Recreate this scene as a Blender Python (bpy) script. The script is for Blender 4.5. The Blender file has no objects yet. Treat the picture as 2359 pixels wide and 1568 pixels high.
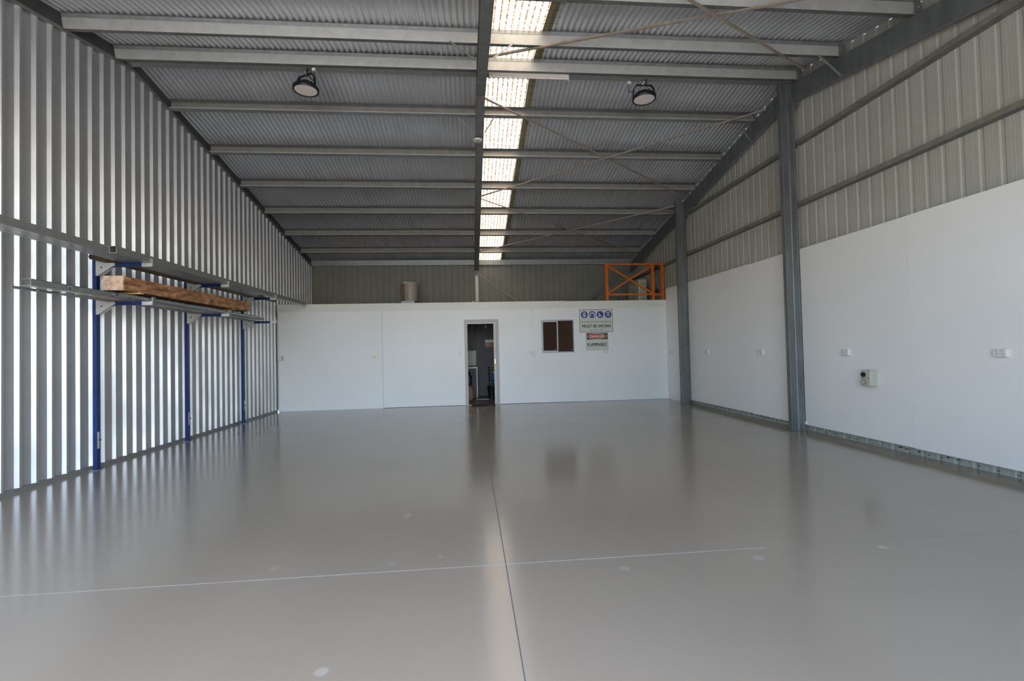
import bpy, bmesh, math, random
from mathutils import Vector, Matrix
random.seed(7)
S = bpy.context.scene
COL = S.collection

# ------------------------------------------------------------------ camera
W, H = 2359, 1568
F, YAW, PIT, ROL, CH = 1071.98782, 0.0889995837, 0.0221364646, 0.0231337044, 1.32512787
cam = bpy.data.cameras.new('camera')
cam.sensor_fit = 'HORIZONTAL'; cam.sensor_width = 36.0; cam.lens = F * 36.0 / W
cam.clip_start = 0.05; cam.clip_end = 500
camo = bpy.data.objects.new('camera', cam); COL.objects.link(camo)
fwd = Vector((math.sin(YAW) * math.cos(PIT), math.cos(YAW) * math.cos(PIT), math.sin(PIT)))
rgt0 = Vector((math.cos(YAW), -math.sin(YAW), 0))
up0 = rgt0.cross(fwd)
rgt = rgt0 * math.cos(ROL) - up0 * math.sin(ROL)
up = rgt0 * math.sin(ROL) + up0 * math.cos(ROL)
m = Matrix((rgt, up, -fwd)).transposed().to_4x4()
m.translation = Vector((0, 0, CH))
camo.matrix_world = m
S.camera = camo

# ------------------------------------------------------------------ light and view
SUN_W, SKY_W, EXPO = 8.5, 0.50, 1.72
wd = bpy.data.worlds.new('sky'); S.world = wd; wd.use_nodes = True
nt = wd.node_tree; nt.nodes.clear()
sk = nt.nodes.new('ShaderNodeTexSky'); sk.sky_type = 'NISHITA'; sk.sun_disc = False
sk.sun_elevation = math.radians(51); sk.sun_rotation = math.radians(121)
sk.air_density = 1.0; sk.dust_density = 1.5; sk.ozone_density = 1.0
bg = nt.nodes.new('ShaderNodeBackground'); bg.inputs[1].default_value = SKY_W
ow = nt.nodes.new('ShaderNodeOutputWorld')
nt.links.new(sk.outputs[0], bg.inputs[0]); nt.links.new(bg.outputs[0], ow.inputs[0])
sun = bpy.data.lights.new('sun', 'SUN'); sun.energy = SUN_W; sun.angle = math.radians(0.53)
sun.color = (1.0, 0.92, 0.80)
suno = bpy.data.objects.new('sun', sun); COL.objects.link(suno)
# the sun stands fairly high, to the right and in front of the open end of the shed
sd = Vector((0.82, -0.50, 1.02)).normalized()
suno.rotation_euler = sd.to_track_quat('Z', 'Y').to_euler()
suno.location = (-20, -15, 40)
por = bpy.data.lights.new('door_portal', 'AREA'); por.shape = 'RECTANGLE'; por.size = 7.3; por.size_y = 4.0
por.cycles.is_portal = True
poro = bpy.data.objects.new('door_portal', por); COL.objects.link(poro)
poro.location = (-0.85, -0.62, 2.0); poro.rotation_euler = (math.radians(90), 0, 0)
S.view_settings.view_transform = 'Standard'; S.view_settings.look = 'None'
S.view_settings.gamma = 1.0; S.view_settings.exposure = EXPO
S.view_settings.use_curve_mapping = False
S.cycles.use_denoising = True
S.cycles.max_bounces = 10; S.cycles.diffuse_bounces = 6; S.cycles.glossy_bounces = 5
S.cycles.transmission_bounces = 6; S.cycles.transparent_max_bounces = 8
S.cycles.sample_clamp_indirect = 8.0
S.cycles.caustics_reflective = False; S.cycles.caustics_refractive = False

# ------------------------------------------------------------------ materials
def lin(r, g, b):
    f = lambda c: (c / 255.0 / 12.92) if c / 255.0 <= 0.04045 else ((c / 255.0 + 0.055) / 1.055) ** 2.4
    return (f(r), f(g), f(b), 1)
def mat(name, col, rough=0.5, metal=0.0, var=0.0, vscale=6.0, bump=0.0, bscale=60.0, col2=None, stretch=None, spec=0.5, coat=0.0, rvar=0.0):
    m = bpy.data.materials.new(name); m.use_nodes = True
    n = m.node_tree.nodes; l = m.node_tree.links; b = n['Principled BSDF']
    b.inputs['Base Color'].default_value = col; b.inputs['Roughness'].default_value = rough
    b.inputs['Metallic'].default_value = metal; b.inputs['Specular IOR Level'].default_value = spec
    if coat: b.inputs['Coat Weight'].default_value = coat; b.inputs['Coat Roughness'].default_value = 0.08
    if var or bump or rvar:
        g = n.new('ShaderNodeNewGeometry'); mp = n.new('ShaderNodeMapping')
        l.new(g.outputs['Position'], mp.inputs[0])
        if stretch: mp.inputs['Scale'].default_value = stretch
    if var or rvar:
        no = n.new('ShaderNodeTexNoise'); no.inputs['Scale'].default_value = vscale; no.inputs['Detail'].default_value = 6
        l.new(mp.outputs[0], no.inputs[0])
    if var:
        r = n.new('ShaderNodeMapRange'); r.inputs[1].default_value = 0.3; r.inputs[2].default_value = 0.7
        l.new(no.outputs[0], r.inputs[0])
        mx = n.new('ShaderNodeMix'); mx.data_type = 'RGBA'
        c2 = col2 or tuple(c * (1 - var) for c in col[:3]) + (1,)
        c1 = col if col2 else tuple(min(1, c * (1 + var * .5)) for c in col[:3]) + (1,)
        mx.inputs[6].default_value = c1; mx.inputs[7].default_value = c2
        if col2:
            r.inputs[1].default_value = 0.5; r.inputs[2].default_value = 0.75; r.inputs[4].default_value = var
        l.new(r.outputs[0], mx.inputs[0]); l.new(mx.outputs[2], b.inputs['Base Color'])
    if rvar:
        r2 = n.new('ShaderNodeMapRange'); r2.inputs[1].default_value = 0.3; r2.inputs[2].default_value = 0.7
        r2.inputs[3].default_value = rough - rvar; r2.inputs[4].default_value = rough + rvar
        l.new(no.outputs[0], r2.inputs[0]); l.new(r2.outputs[0], b.inputs['Roughness'])
    if bump:
        n2 = n.new('ShaderNodeTexNoise'); n2.inputs['Scale'].default_value = bscale; n2.inputs['Detail'].default_value = 3
        l.new(mp.outputs[0], n2.inputs[0])
        bp = n.new('ShaderNodeBump'); bp.inputs['Strength'].default_value = bump; bp.inputs['Distance'].default_value = 0.01
        l.new(n2.outputs[0], bp.inputs['Height']); l.new(bp.outputs[0], b.inputs['Normal'])
    return m

M = {}
M['galv'] = mat('galvanised_steel', (.33, .345, .345, 1), .46, .65, .16, 14, .05, 90)
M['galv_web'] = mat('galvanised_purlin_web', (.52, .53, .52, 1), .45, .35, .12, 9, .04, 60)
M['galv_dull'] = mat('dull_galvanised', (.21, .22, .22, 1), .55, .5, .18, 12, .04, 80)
M['colm'] = mat('dark_galvanised_column', (.17, .185, .19, 1), .5, .4, .25, 9, .05, 80, stretch=(1, 1, .25))
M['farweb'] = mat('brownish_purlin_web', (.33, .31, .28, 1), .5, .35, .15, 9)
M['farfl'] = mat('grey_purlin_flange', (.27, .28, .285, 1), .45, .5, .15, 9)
M['rwall'] = mat('warm_white_lining', (.82, .81, .805, 1), .42, .0, .03, .9, .03, 140)
M['girt'] = mat('dusty_girt', (.25, .235, .20, 1), .6, .3, .2, 10)
M['rod'] = mat('warm_lit_brace_steel', (.40, .34, .28, 1), .6, .35, .2, 10)  # galvanised steel with the tan of warm light put into its base
M['roof'] = mat('zinc_roof_sheet', (.59, .605, .64, 1), .38, .60, .08, 1.5)
M['zinc'] = mat('zinc_wall_sheet', (.53, .545, .56, 1), .50, .72, .10, 1.2, .012, 2.0, rvar=.05)
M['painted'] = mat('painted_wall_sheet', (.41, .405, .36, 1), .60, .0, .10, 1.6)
M['painted_shaded'] = mat('shaded_wall_sheet', (.235, .24, .205, 1), .5, .0, .10, 1.6)  # same painted sheet; the back wall's shade is put into a darker base
M['strip'] = mat('edge_angle', (.27, .27, .26, 1), .5, .5, .12, 8)
M['dark'] = mat('dark_steel', (.10, .105, .105, 1), .6, .4, .2, 6)
M['wall'] = mat('white_wall_paint', (.80, .812, .845, 1), .42, .0, .03, .9, .03, 140)
M['wallb'] = mat('white_fascia_paint', (.74, .735, .72, 1), .42, .0, .03, 1.2)
M['plastic'] = mat('white_plastic', (.72, .71, .66, 1), .35)
M['white'] = mat('white_enamel', (.78, .76, .72, 1), .35)
M['black'] = mat('black_plastic', (.012, .012, .014, 1), .4)
M['blackm'] = mat('black_cast_metal', (.014, .014, .02, 1), .38, .2)
M['lens'] = mat('milky_lens', (.80, .72, .70, 1), .3)
M['blue'] = mat('blue_rack_paint', (.009, .030, .135, 1), .35, .1, .25, 5)
M['silver'] = mat('worn_silver_paint', (.55, .55, .56, 1), .45, .2, .15, 10)
M['tube'] = mat('galvanised_tube', (.42, .43, .43, 1), .34, .75, .25, 3.0, 0, 20, col2=(.30, .25, .17, 1))
M['rusty'] = mat('brown_steel_pipe', (.22, .15, .085, 1), .55, .4, .25, 6)
M['pine'] = mat('yellow_pine', (.62, .42, .20, 1), .6, 0, .2, 12)
M['orange'] = mat('orange_gate_paint', (.62, .135, .006, 1), .42, 0, .1, 8)
M['beige'] = mat('warm_white_tank', (.50, .43, .38, 1), .4, .0, .12, 5)
M['copper'] = mat('copper_pipe', (.30, .12, .07, 1), .5, .6)
M['ac'] = mat('cream_metal_case', (.50, .47, .38, 1), .5, 0, .15, 6)
M['frame'] = mat('grey_pink_frame', (.46, .42, .42, 1), .45)
M['leaf'] = mat('pale_door_leaf', (.58, .56, .57, 1), .45)
M['brass'] = mat('brass', (.60, .42, .16, 1), .35, .6)
M['alu'] = mat('grey_aluminium', (.30, .31, .34, 1), .4, .35)
M['alu2'] = mat('pale_aluminium', (.36, .365, .375, 1), .4, .3)
M['blind'] = mat('brown_blind', (.16, .11, .085, 1), .8)
M['brown'] = mat('brown_cap', (.30, .17, .07, 1), .5)
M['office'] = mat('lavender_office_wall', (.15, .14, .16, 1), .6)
M['trimb'] = mat('brown_grey_trim', (.10, .08, .075, 1), .5)
M['tile'] = mat('cream_tile', (.27, .26, .21, 1), .3)
M['ftile'] = mat('brown_floor_tile', (.20, .145, .11, 1), .35, 0, .15, 5)
M['grout'] = mat('grey_grout', (.16, .14, .13, 1), .8)
M['cup'] = mat('dark_cupboard', (.022, .022, .027, 1), .5)
M['amber'] = mat('amber_plastic', (.28, .07, .012, 1), .35)
M['bluep'] = mat('blue_plastic', (.02, .15, .45, 1), .3)
M['skin'] = mat('kraft_board', (.36, .24, .16, 1), .7)
M['rubber'] = mat('black_rubber', (.018, .017, .017, 1), .65, 0, .3, 60)
M['red'] = mat('red_print', (.50, .02, .02, 1), .4)
M['orangep'] = mat('orange_print', (.45, .08, .02, 1), .6)
M['signw'] = mat('sign_white', (.62, .63, .59, 1), .35)
M['signb'] = mat('sign_blue', (.01, .05, .30, 1), .35)
M['ink'] = mat('sign_ink', (.02, .02, .022, 1), .4)
M['inkg'] = mat('sign_grey_ink', (.10, .10, .11, 1), .4)
M['joint'] = mat('dark_joint_filler', (.13, .15, .15, 1), .7, 0, .2, 30)
M['jointp'] = mat('pale_joint_filler', (.40, .385, .35, 1), .6, 0, .15, 30)
M['conc'] = mat('outside_concrete', (.42, .41, .38, 1), .85, 0, .12, .7)
M['socket'] = mat('outlet_grey', (.47, .47, .40, 1), .4)
M['steelb'] = mat('bright_bolt', (.75, .74, .68, 1), .25, .9)
M['mortar'] = mat('slab_concrete', (.25, .24, .22, 1), .9)

# glossy painted floor
def floor_mat():
    m = bpy.data.materials.new('painted_floor'); m.use_nodes = True
    n = m.node_tree.nodes; l = m.node_tree.links; b = n['Principled BSDF']
    g = n.new('ShaderNodeNewGeometry')
    no = n.new('ShaderNodeTexNoise'); no.inputs['Scale'].default_value = .8; no.inputs['Detail'].default_value = 5
    l.new(g.outputs['Position'], no.inputs[0])
    r = n.new('ShaderNodeMapRange'); r.inputs[1].default_value = .3; r.inputs[2].default_value = .7
    l.new(no.outputs[0], r.inputs[0])
    mx = n.new('ShaderNodeMix'); mx.data_type = 'RGBA'
    mx.inputs[6].default_value = (.320, .268, .204, 1); mx.inputs[7].default_value = (.340, .288, .222, 1)
    l.new(r.outputs[0], mx.inputs[0])
    last = mx.outputs[2]
    # small worn spots in the paint: (x, y, rx, ry, strength)
    spots = [(-.652, 2.045, .03, .03, .7), (.898, 2.763, .03, .03, .45), (1.759, 2.783, .035, .03, .6), (2.629, 2.818, .035, .03, .6),
             (-1.254, 3.057, .03, .04, .25), (-.519, 3.031, .03, .04, .25), (-.226, 3.084, .02, .03, .4), (-.54, 3.9, .03, .06, .35)]
    for (x, y, rx, ry, st) in spots:
        mp = n.new('ShaderNodeMapping'); mp.vector_type = 'TEXTURE'
        mp.inputs['Location'].default_value = (x, y, 0); mp.inputs['Scale'].default_value = (rx, ry, 1)
        l.new(g.outputs['Position'], mp.inputs[0])
        ln = n.new('ShaderNodeVectorMath'); ln.operation = 'LENGTH'; l.new(mp.outputs[0], ln.inputs[0])
        rr = n.new('ShaderNodeMapRange'); rr.inputs[1].default_value = .7; rr.inputs[2].default_value = 1.15
        rr.inputs[3].default_value = st * .5; rr.inputs[4].default_value = 0
        l.new(ln.outputs['Value'], rr.inputs[0])
        m2 = n.new('ShaderNodeMix'); m2.data_type = 'RGBA'; m2.inputs[7].default_value = (.60, .56, .49, 1)
        l.new(rr.outputs[0], m2.inputs[0]); l.new(last, m2.inputs[6]); last = m2.outputs[2]
    l.new(last, b.inputs['Base Color'])
    b.inputs['Roughness'].default_value = .16; b.inputs['Specular IOR Level'].default_value = .72
    n2 = n.new('ShaderNodeTexNoise'); n2.inputs['Scale'].default_value = 10; n2.inputs['Detail'].default_value = 4
    l.new(g.outputs['Position'], n2.inputs[0])
    n3 = n.new('ShaderNodeTexNoise'); n3.inputs['Scale'].default_value = 120; n3.inputs['Detail'].default_value = 2
    l.new(g.outputs['Position'], n3.inputs[0])
    ad = n.new('ShaderNodeMath'); ad.operation = 'MULTIPLY_ADD'; ad.inputs[1].default_value = .06
    l.new(n3.outputs[0], ad.inputs[0]); l.new(n2.outputs[0], ad.inputs[2])
    bp = n.new('ShaderNodeBump'); bp.inputs['Strength'].default_value = .10; bp.inputs['Distance'].default_value = .01
    l.new(ad.outputs[0], bp.inputs['Height']); l.new(bp.outputs[0], b.inputs['Normal'])
    return m
M['floor'] = floor_mat()

def translucent_mat():
    m = bpy.data.materials.new('fibreglass_sheet'); m.use_nodes = True
    n = m.node_tree.nodes; l = m.node_tree.links; n.clear()
    def math_(op, a, b=None):
        q = n.new('ShaderNodeMath'); q.operation = op
        for i, v in ((0, a), (1, b)):
            if v is None: continue
            if isinstance(v, (int, float)): q.inputs[i].default_value = v
            else: l.new(v, q.inputs[i])
        return q.outputs[0]
    o = n.new('ShaderNodeOutputMaterial'); t = n.new('ShaderNodeBsdfTranslucent'); d = n.new('ShaderNodeBsdfDiffuse')
    d.inputs[0].default_value = (.62, .58, .36, 1)
    g = n.new('ShaderNodeNewGeometry'); no = n.new('ShaderNodeTexNoise'); no.inputs['Scale'].default_value = 28; no.inputs['Detail'].default_value = 6
    l.new(g.outputs['Position'], no.inputs[0])
    sp = n.new('ShaderNodeSeparateXYZ'); l.new(g.outputs['Position'], sp.inputs[0])
    # dirt lies in the troughs of the corrugation
    sn = math_('SINE', math_('MULTIPLY', sp.outputs[0], 2 * math.pi / .0762))
    tr = n.new('ShaderNodeMapRange'); tr.inputs[1].default_value = -.30; tr.inputs[2].default_value = -.85
    l.new(sn, tr.inputs[0])
    nr = n.new('ShaderNodeMapRange'); nr.inputs[1].default_value = .28; nr.inputs[2].default_value = .52
    l.new(no.outputs[0], nr.inputs[0])
    f = math_('MULTIPLY', tr.outputs[0], nr.outputs[0])
    mc = n.new('ShaderNodeMix'); mc.data_type = 'RGBA'; mc.inputs[6].default_value = (.46, .385, .285, 1); mc.inputs[7].default_value = (.07, .035, .015, 1)
    l.new(f, mc.inputs[0]); l.new(mc.outputs[2], t.inputs[0])
    x = n.new('ShaderNodeMixShader'); x.inputs[0].default_value = .35
    l.new(t.outputs[0], x.inputs[1]); l.new(d.outputs[0], x.inputs[2]); l.new(x.outputs[0], o.inputs[0])
    return m
M['trans'] = translucent_mat()

def glass_mat():
    m = bpy.data.materials.new('window_glass'); m.use_nodes = True
    n = m.node_tree.nodes; l = m.node_tree.links; n.clear()
    o = n.new('ShaderNodeOutputMaterial'); t = n.new('ShaderNodeBsdfTransparent'); d = n.new('ShaderNodeBsdfGlossy')
    t.inputs[0].default_value = (.75, .72, .70, 1); d.inputs['Roughness'].default_value = .05
    x = n.new('ShaderNodeMixShader'); x.inputs[0].default_value = .012
    l.new(t.outputs[0], x.inputs[1]); l.new(d.outputs[0], x.inputs[2]); l.new(x.outputs[0], o.inputs[0])
    return m
M['glass'] = glass_mat()

def timber_mat():
    m = mat('weathered_laminated_timber', (.40, .20, .085, 1), .65)
    n = m.node_tree.nodes; l = m.node_tree.links; b = n['Principled BSDF']
    g = n.new('ShaderNodeNewGeometry'); mp = n.new('ShaderNodeMapping'); mp.inputs['Scale'].default_value = (12, 4.0, 12)
    l.new(g.outputs['Position'], mp.inputs[0])
    no = n.new('ShaderNodeTexNoise'); no.inputs['Scale'].default_value = 1.6; no.inputs['Detail'].default_value = 8
    l.new(mp.outputs[0], no.inputs[0])
    cr = n.new('ShaderNodeValToRGB'); e = cr.color_ramp.elements
    e[0].position = .3; e[0].color = (.12, .07, .04, 1); e[1].position = .72; e[1].color = (.58, .36, .19, 1)
    k = e.new(.5); k.color = (.33, .145, .06, 1)
    l.new(no.outputs[0], cr.inputs[0]); l.new(cr.outputs[0], b.inputs['Base Color'])
    return m
M['timber'] = timber_mat()
M['timber_end'] = mat('sawn_timber_end', (.62, .43, .32, 1), .75, 0, .35, 22)

# ------------------------------------------------------------------ mesh helpers
class MB:
    def __init__(s): s.v = []; s.f = []
    def poly(s, pts):
        i = len(s.v); s.v += [tuple(p) for p in pts]; s.f.append(tuple(range(i, i + len(pts)))); return s
    def hexa(s, p):   # 8 points: bottom 4 ccw, top 4 ccw
        i = len(s.v); s.v += [tuple(q) for q in p]
        for a in ((3, 2, 1, 0), (4, 5, 6, 7), (0, 1, 5, 4), (1, 2, 6, 5), (2, 3, 7, 6), (3, 0, 4, 7)):
            s.f.append(tuple(i + k for k in a))
        return s
    def box(s, x0, x1, y0, y1, z0, z1):
        return s.hexa([(x0, y0, z0), (x1, y0, z0), (x1, y1, z0), (x0, y1, z0), (x0, y0, z1), (x1, y0, z1), (x1, y1, z1), (x0, y1, z1)])
    def bar(s, a, b, w, h, upv=(0, 0, 1)):
        a = Vector(a); b = Vector(b); d = (b - a).normalized(); u = Vector(upv)
        sd_ = d.cross(u).normalized() * (w / 2); u = sd_.cross(d).normalized() * (h / 2)
        return s.hexa([a - sd_ - u, a + sd_ - u, b + sd_ - u, b - sd_ - u, a - sd_ + u, a + sd_ + u, b + sd_ + u, b - sd_ + u])
    def cyl(s, a, b, r, n=16, r2=None, cap=True):
        a = Vector(a); b = Vector(b); d = (b - a).normalized()
        t = Vector((0, 0, 1)) if abs(d.z) < .9 else Vector((1, 0, 0))
        u = d.cross(t).normalized(); w = d.cross(u); r2 = r if r2 is None else r2
        i = len(s.v)
        for c, rr in ((a, r), (b, r2)):
            for k in range(n):
                q = 2 * math.pi * k / n; s.v.append(tuple(c + (u * math.cos(q) + w * math.sin(q)) * rr))
        for k in range(n):
            k2 = (k + 1) % n; s.f.append((i + k, i + k2, i + n + k2, i + n + k))
        if cap:
            s.f.append(tuple(i + k for k in range(n))[::-1]); s.f.append(tuple(i + n + k for k in range(n)))
        return s
    def pipe(s, pts, r, n=8):
        for p, q in zip(pts[:-1], pts[1:]): s.cyl(p, q, r, n)
        return s
    def tubebox(s, x0, x1, y0, y1, z0, z1, t):   # hollow rectangular tube along y
        s.box(x0, x1, y0, y1, z0, z0 + t); s.box(x0, x1, y0, y1, z1 - t, z1)
        s.box(x0, x0 + t, y0, y1, z0 + t, z1 - t); s.box(x1 - t, x1, y0, y1, z0 + t, z1 - t); return s
    def prism(s, pts, off):   # polygon extruded by vector off
        i = len(s.v); n = len(pts); off = Vector(off)
        s.v += [tuple(p) for p in pts] + [tuple(Vector(p) + off) for p in pts]
        s.f.append(tuple(range(i, i + n))[::-1]); s.f.append(tuple(range(i + n, i + 2 * n)))
        for k in range(n):
            k2 = (k + 1) % n; s.f.append((i + k, i + k2, i + n + k2, i + n + k))
        return s
    def lathe(s, c, prof, n=40):   # prof: list of (r, z); axis +z at c
        i = len(s.v); c = Vector(c)
        for (r, z) in prof:
            for k in range(n):
                q = 2 * math.pi * k / n; s.v.append((c.x + r * math.cos(q), c.y + r * math.sin(q), c.z + z))
        for j in range(len(prof) - 1):
            for k in range(n):
                k2 = (k + 1) % n; s.f.append((i + j * n + k, i + j * n + k2, i + (j + 1) * n + k2, i + (j + 1) * n + k))
        return s
    def extr(s, prof, fn0, fn1):   # open profile swept between two functions of profile point
        i = len(s.v); n = len(prof)
        s.v += [tuple(fn0(p)) for p in prof] + [tuple(fn1(p)) for p in prof]
        for k in range(n - 1): s.f.append((i + k, i + k + 1, i + n + k + 1, i + n + k))
        return s
    def build(s, name, material, parent=None, smooth=False, bevel=0):
        me = bpy.data.meshes.new(name); me.from_pydata(s.v, [], s.f); me.validate(); me.update()
        me.materials.append(M[material] if isinstance(material, str) else material)
        o = bpy.data.objects.new(name, me); COL.objects.link(o)
        bm = bmesh.new(); bm.from_mesh(me); bmesh.ops.recalc_face_normals(bm, faces=bm.faces)
        if bevel: bmesh.ops.bevel(bm, geom=bm.edges[:], offset=bevel, segments=1, affect='EDGES', clamp_overlap=True)
        bm.to_mesh(me); bm.free()
        if smooth:
            for p in me.polygons: p.use_smooth = True
            if smooth != 'all':
                try: me.set_sharp_from_angle(angle=math.radians(38))
                except Exception: pass
        if parent is not None: o.parent = parent; o.matrix_parent_inverse = parent.matrix_world.inverted()
        return o

def empty(name, loc=(0, 0, 0)):
    o = bpy.data.objects.new(name, None); COL.objects.link(o); o.location = loc
    o.matrix_world = Matrix.Translation(loc); o.empty_display_size = .1
    return o
def tag(o, label, cat, group=None):
    o['label'] = label; o['category'] = cat
    if group: o['group'] = group
    return o
def struct(o, label=None):
    o['kind'] = 'structure'
    if label: o['label'] = label
    return o

# ------------------------------------------------------------------ key dimensions
YR, Z0, SL = 6.86, 5.41, 0.193
def zp(y): return Z0 - SL * abs(y - YR)          # underside of the roof purlins
def zr(y): return zp(y) + .182                   # mid height of the corrugated roof sheet
YF, YB, YP = -0.6, 14.28, 11.63                  # open front, back wall, office front
XL, XRP, XRW = -4.665, 5.058, 5.17               # left pans, right lining face, right sheet pans

# ------------------------------------------------------------------ ground and floor
g = MB().box(-40, 40, -60, YF - .02, -.25, -.02).build('ground_outside', 'conc'); struct(g, 'pale concrete yard outside the open end of the shed')
fl = MB().box(-4.9, 5.35, YF, 14.5, -.25, -.012).build('floor', 'mortar'); struct(fl, 'glossy grey painted concrete floor')
JX, JY = .190, 2.92
for (x0, x1, y0, y1) in ((-4.75, JX - .003, YF, JY - .002), (JX + .003, 5.25, YF, JY - .002),
                         (-4.75, JX - .003, JY + .002, YP + .03), (JX + .003, 5.25, JY + .002, YP + .03)):
    MB().box(x0, x1, y0, y1, -.1, 0).build('slab', 'floor', fl)
MB().box(JX - .003, JX + .003, YF, YP, -.05, -.001).build('joint_filler', 'joint', fl)
MB().box(-4.7, 1.9, JY - .0028, JY + .0028, -.05, .0006).build('joint_filler', 'jointp', fl)
MB().box(1.9, 5.2, JY - .002, JY + .002, -.05, -.0015).build('joint_filler', 'joint', fl)
# small chips and a pebble or two
MB().box(-4.76, 5.26, YP + .05, 14.3, -.1, -.006).build('office_slab', 'grout', fl)
k = 0
for ix in range(7):
    for iy in range(8):
        x = -1.2 + ix * .3; y = YP + .07 + iy * .3
        MB().box(x + .002, x + .298, y + .002, y + .298, -.006, 0).build('tile', 'ftile', fl)

# ------------------------------------------------------------------ sheet profiles
PER, FOOT = .1864, 5.206
def rib_profile(y0, y1, phase=FOOT, fr=.021, top=.026, bk=.022, d=.033):
    """inward ribs on the left wall: (y, protrusion)"""
    pts = [(y0, 0.)]
    k = math.floor((y0 - phase) / PER) - 1
    while phase + k * PER < y1:
        b = phase + k * PER
        for (dy, h) in ((0, 0), (fr, d), (fr + top, d), (fr + top + bk, 0)):
            if y0 < b + dy < y1: pts.append((b + dy, h))
        k += 1
    if len(pts) > 1: pts[0] = (y0, 0.)
    pts.append((y1, 0.))
    return pts
wl = empty('wall_left'); struct(wl, 'ribbed zinc wall sheeting down the left side')
y = FOOT - .03 - PER * 31
while y < YB:
    y1 = min(y + PER * 4, YB + .02)
    if y1 > YF:
        pr = rib_profile(max(y, YF), y1)
        MB().extr(pr, lambda p: (XL + p[1], p[0], .035), lambda p: (XL + p[1], p[0], zp(p[0]) - .03)).build('wall_sheet', 'zinc', wl)
    y += PER * 4
# floor angle, top angle, end rafter above the sheets
MB().box(-4.69, -4.630, YF, YP, 0, .040).build('baseboard_left', 'strip', wl)
mb = MB()
for (a, b) in ((YF, YR), (YR, YB)):
    mb.hexa([(-4.69, a, zp(a) - .045), (-4.628, a, zp(a) - .045), (-4.628, b, zp(b) - .045), (-4.69, b, zp(b) - .045),
             (-4.69, a, zp(a) - .004), (-4.628, a, zp(a) - .004), (-4.628, b, zp(b) - .004), (-4.69, b, zp(b) - .004)])
mb.build('top_angle', 'strip', wl)
mb = MB()
for (a, b) in ((YF, YR), (YR, YB)):
    mb.hexa([(-4.72, a, zp(a) - .01), (-4.66, a, zp(a) - .01), (-4.66, b, zp(b) - .01), (-4.72, b, zp(b) - .01),
             (-4.72, a, zr(a) - .012), (-4.66, a, zr(a) - .012), (-4.66, b, zr(b) - .012), (-4.72, b, zr(b) - .012)])
tag(mb.build('end_rafter', 'dark'), 'dark steel end rafter along the top of the left wall', 'rafter', 'rafters under the roof')
# screws along two rows of each rib valley (tiny dark heads)
mb = MB()
for k in range(0, 48):
    yy = FOOT + .12 + (k - 8) * PER
    if yy > YP: break
    for z in (1.25, 2.85, 4.15):
        if z < zp(yy) - .2: mb.cyl((XL - .001, yy, z), (XL + .004, yy, z), .0038, 6)
o = mb.build('screw_heads', 'dark', wl); o['kind'] = 'stuff'

# right wall: painted sheet, ribs point outwards (recesses seen from inside)
def recess_profile(a, b, phase, w=.028, run=.014, d=.010):
    pts = [(a, 0.)]
    k = math.floor((a - phase) / PER) - 1
    while phase + k * PER < b:
        c = phase + k * PER
        for (dy, h) in ((-.052, 0), (-.049, .0018), (-.045, 0), (0, 0), (run, d), (run + w, d), (2 * run + w, 0), (2 * run + w + .045, 0), (2 * run + w + .049, .0018), (2 * run + w + .053, 0)):
            if a < c + dy < b: pts.append((c + dy, h))
        k += 1
    pts.append((b, 0.)); pts.sort()
    return pts
wr = empty('wall_right'); struct(wr, 'right wall of painted ribbed sheet with white lining panels below')
y = 4.365 - PER * 28
while y < YB + .03:
    y1 = min(y + PER * 4, YB + .03)
    if y1 > YF:
        pr = recess_profile(max(y, YF), y1, 4.365)
        MB().extr(pr, lambda p: (XRW + p[1], p[0], -.12), lambda p: (XRW + p[1], p[0], zr(p[0]) + .05)).build('wall_sheet', 'painted', wr)
    y += PER * 4
# back wall
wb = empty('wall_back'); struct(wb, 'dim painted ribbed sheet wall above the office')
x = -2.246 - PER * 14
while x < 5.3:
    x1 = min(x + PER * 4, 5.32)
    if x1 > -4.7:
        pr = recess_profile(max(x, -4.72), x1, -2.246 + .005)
        MB().extr(pr, lambda p: (p[0], YB + p[1], -.05), lambda p: (p[0], YB + p[1], 4.140)).build('wall_sheet', 'painted_shaded', wb)
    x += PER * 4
# front header above the open roller door
wf = MB().box(-4.72, 5.2, YF - .06, YF, 4.0, zp(YF) + .15).box(-4.72, -4.5, YF - .06, YF, 0, 4.0).box(2.80, 5.2, YF - .06, YF, 0, 4.0).build('wall_front', 'painted'); struct(wf)

# ------------------------------------------------------------------ roof
roof = empty('ceiling'); struct(roof, 'corrugated iron roof seen from below')
P76, AMP, SEG = .0762, .0095, 8
def corr(x0, x1):
    n = max(2, int(round((x1 - x0) / P76 * SEG)))
    return [(x0 + (x1 - x0) * i / n) for i in range(n + 1)]
def roof_sheet(x0, x1, ya, yb, dz, name, material):
    xs = corr(x0, x1)
    f = lambda yy: (lambda x: (x, yy, zr(yy) + dz + AMP * math.sin(2 * math.pi * x / P76)))
    return MB().extr(xs, f(ya), f(yb)).build(name, material, roof, smooth='all')
for (ya, yb) in ((YF - .3, YR - .05), (YR + .05, YB + .12)):
    x = .312; i = 0
    while x > -4.8:
        roof_sheet(max(x - .762, -4.80), x + (.03 if i else 0), ya, yb, .002 * (i % 2), 'roof_sheet', 'roof'); x -= .762; i += 1
    x = .990; i = 0
    while x < 5.17:
        roof_sheet(x - (.03 if i else 0), min(x + .762, 5.173), ya, yb, .002 * (i % 2), 'roof_sheet', 'roof'); x += .762; i += 1
    roof_sheet(.19, 1.105, ya, yb, -.003, 'translucent_sheet', 'trans')
mb = MB()
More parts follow.
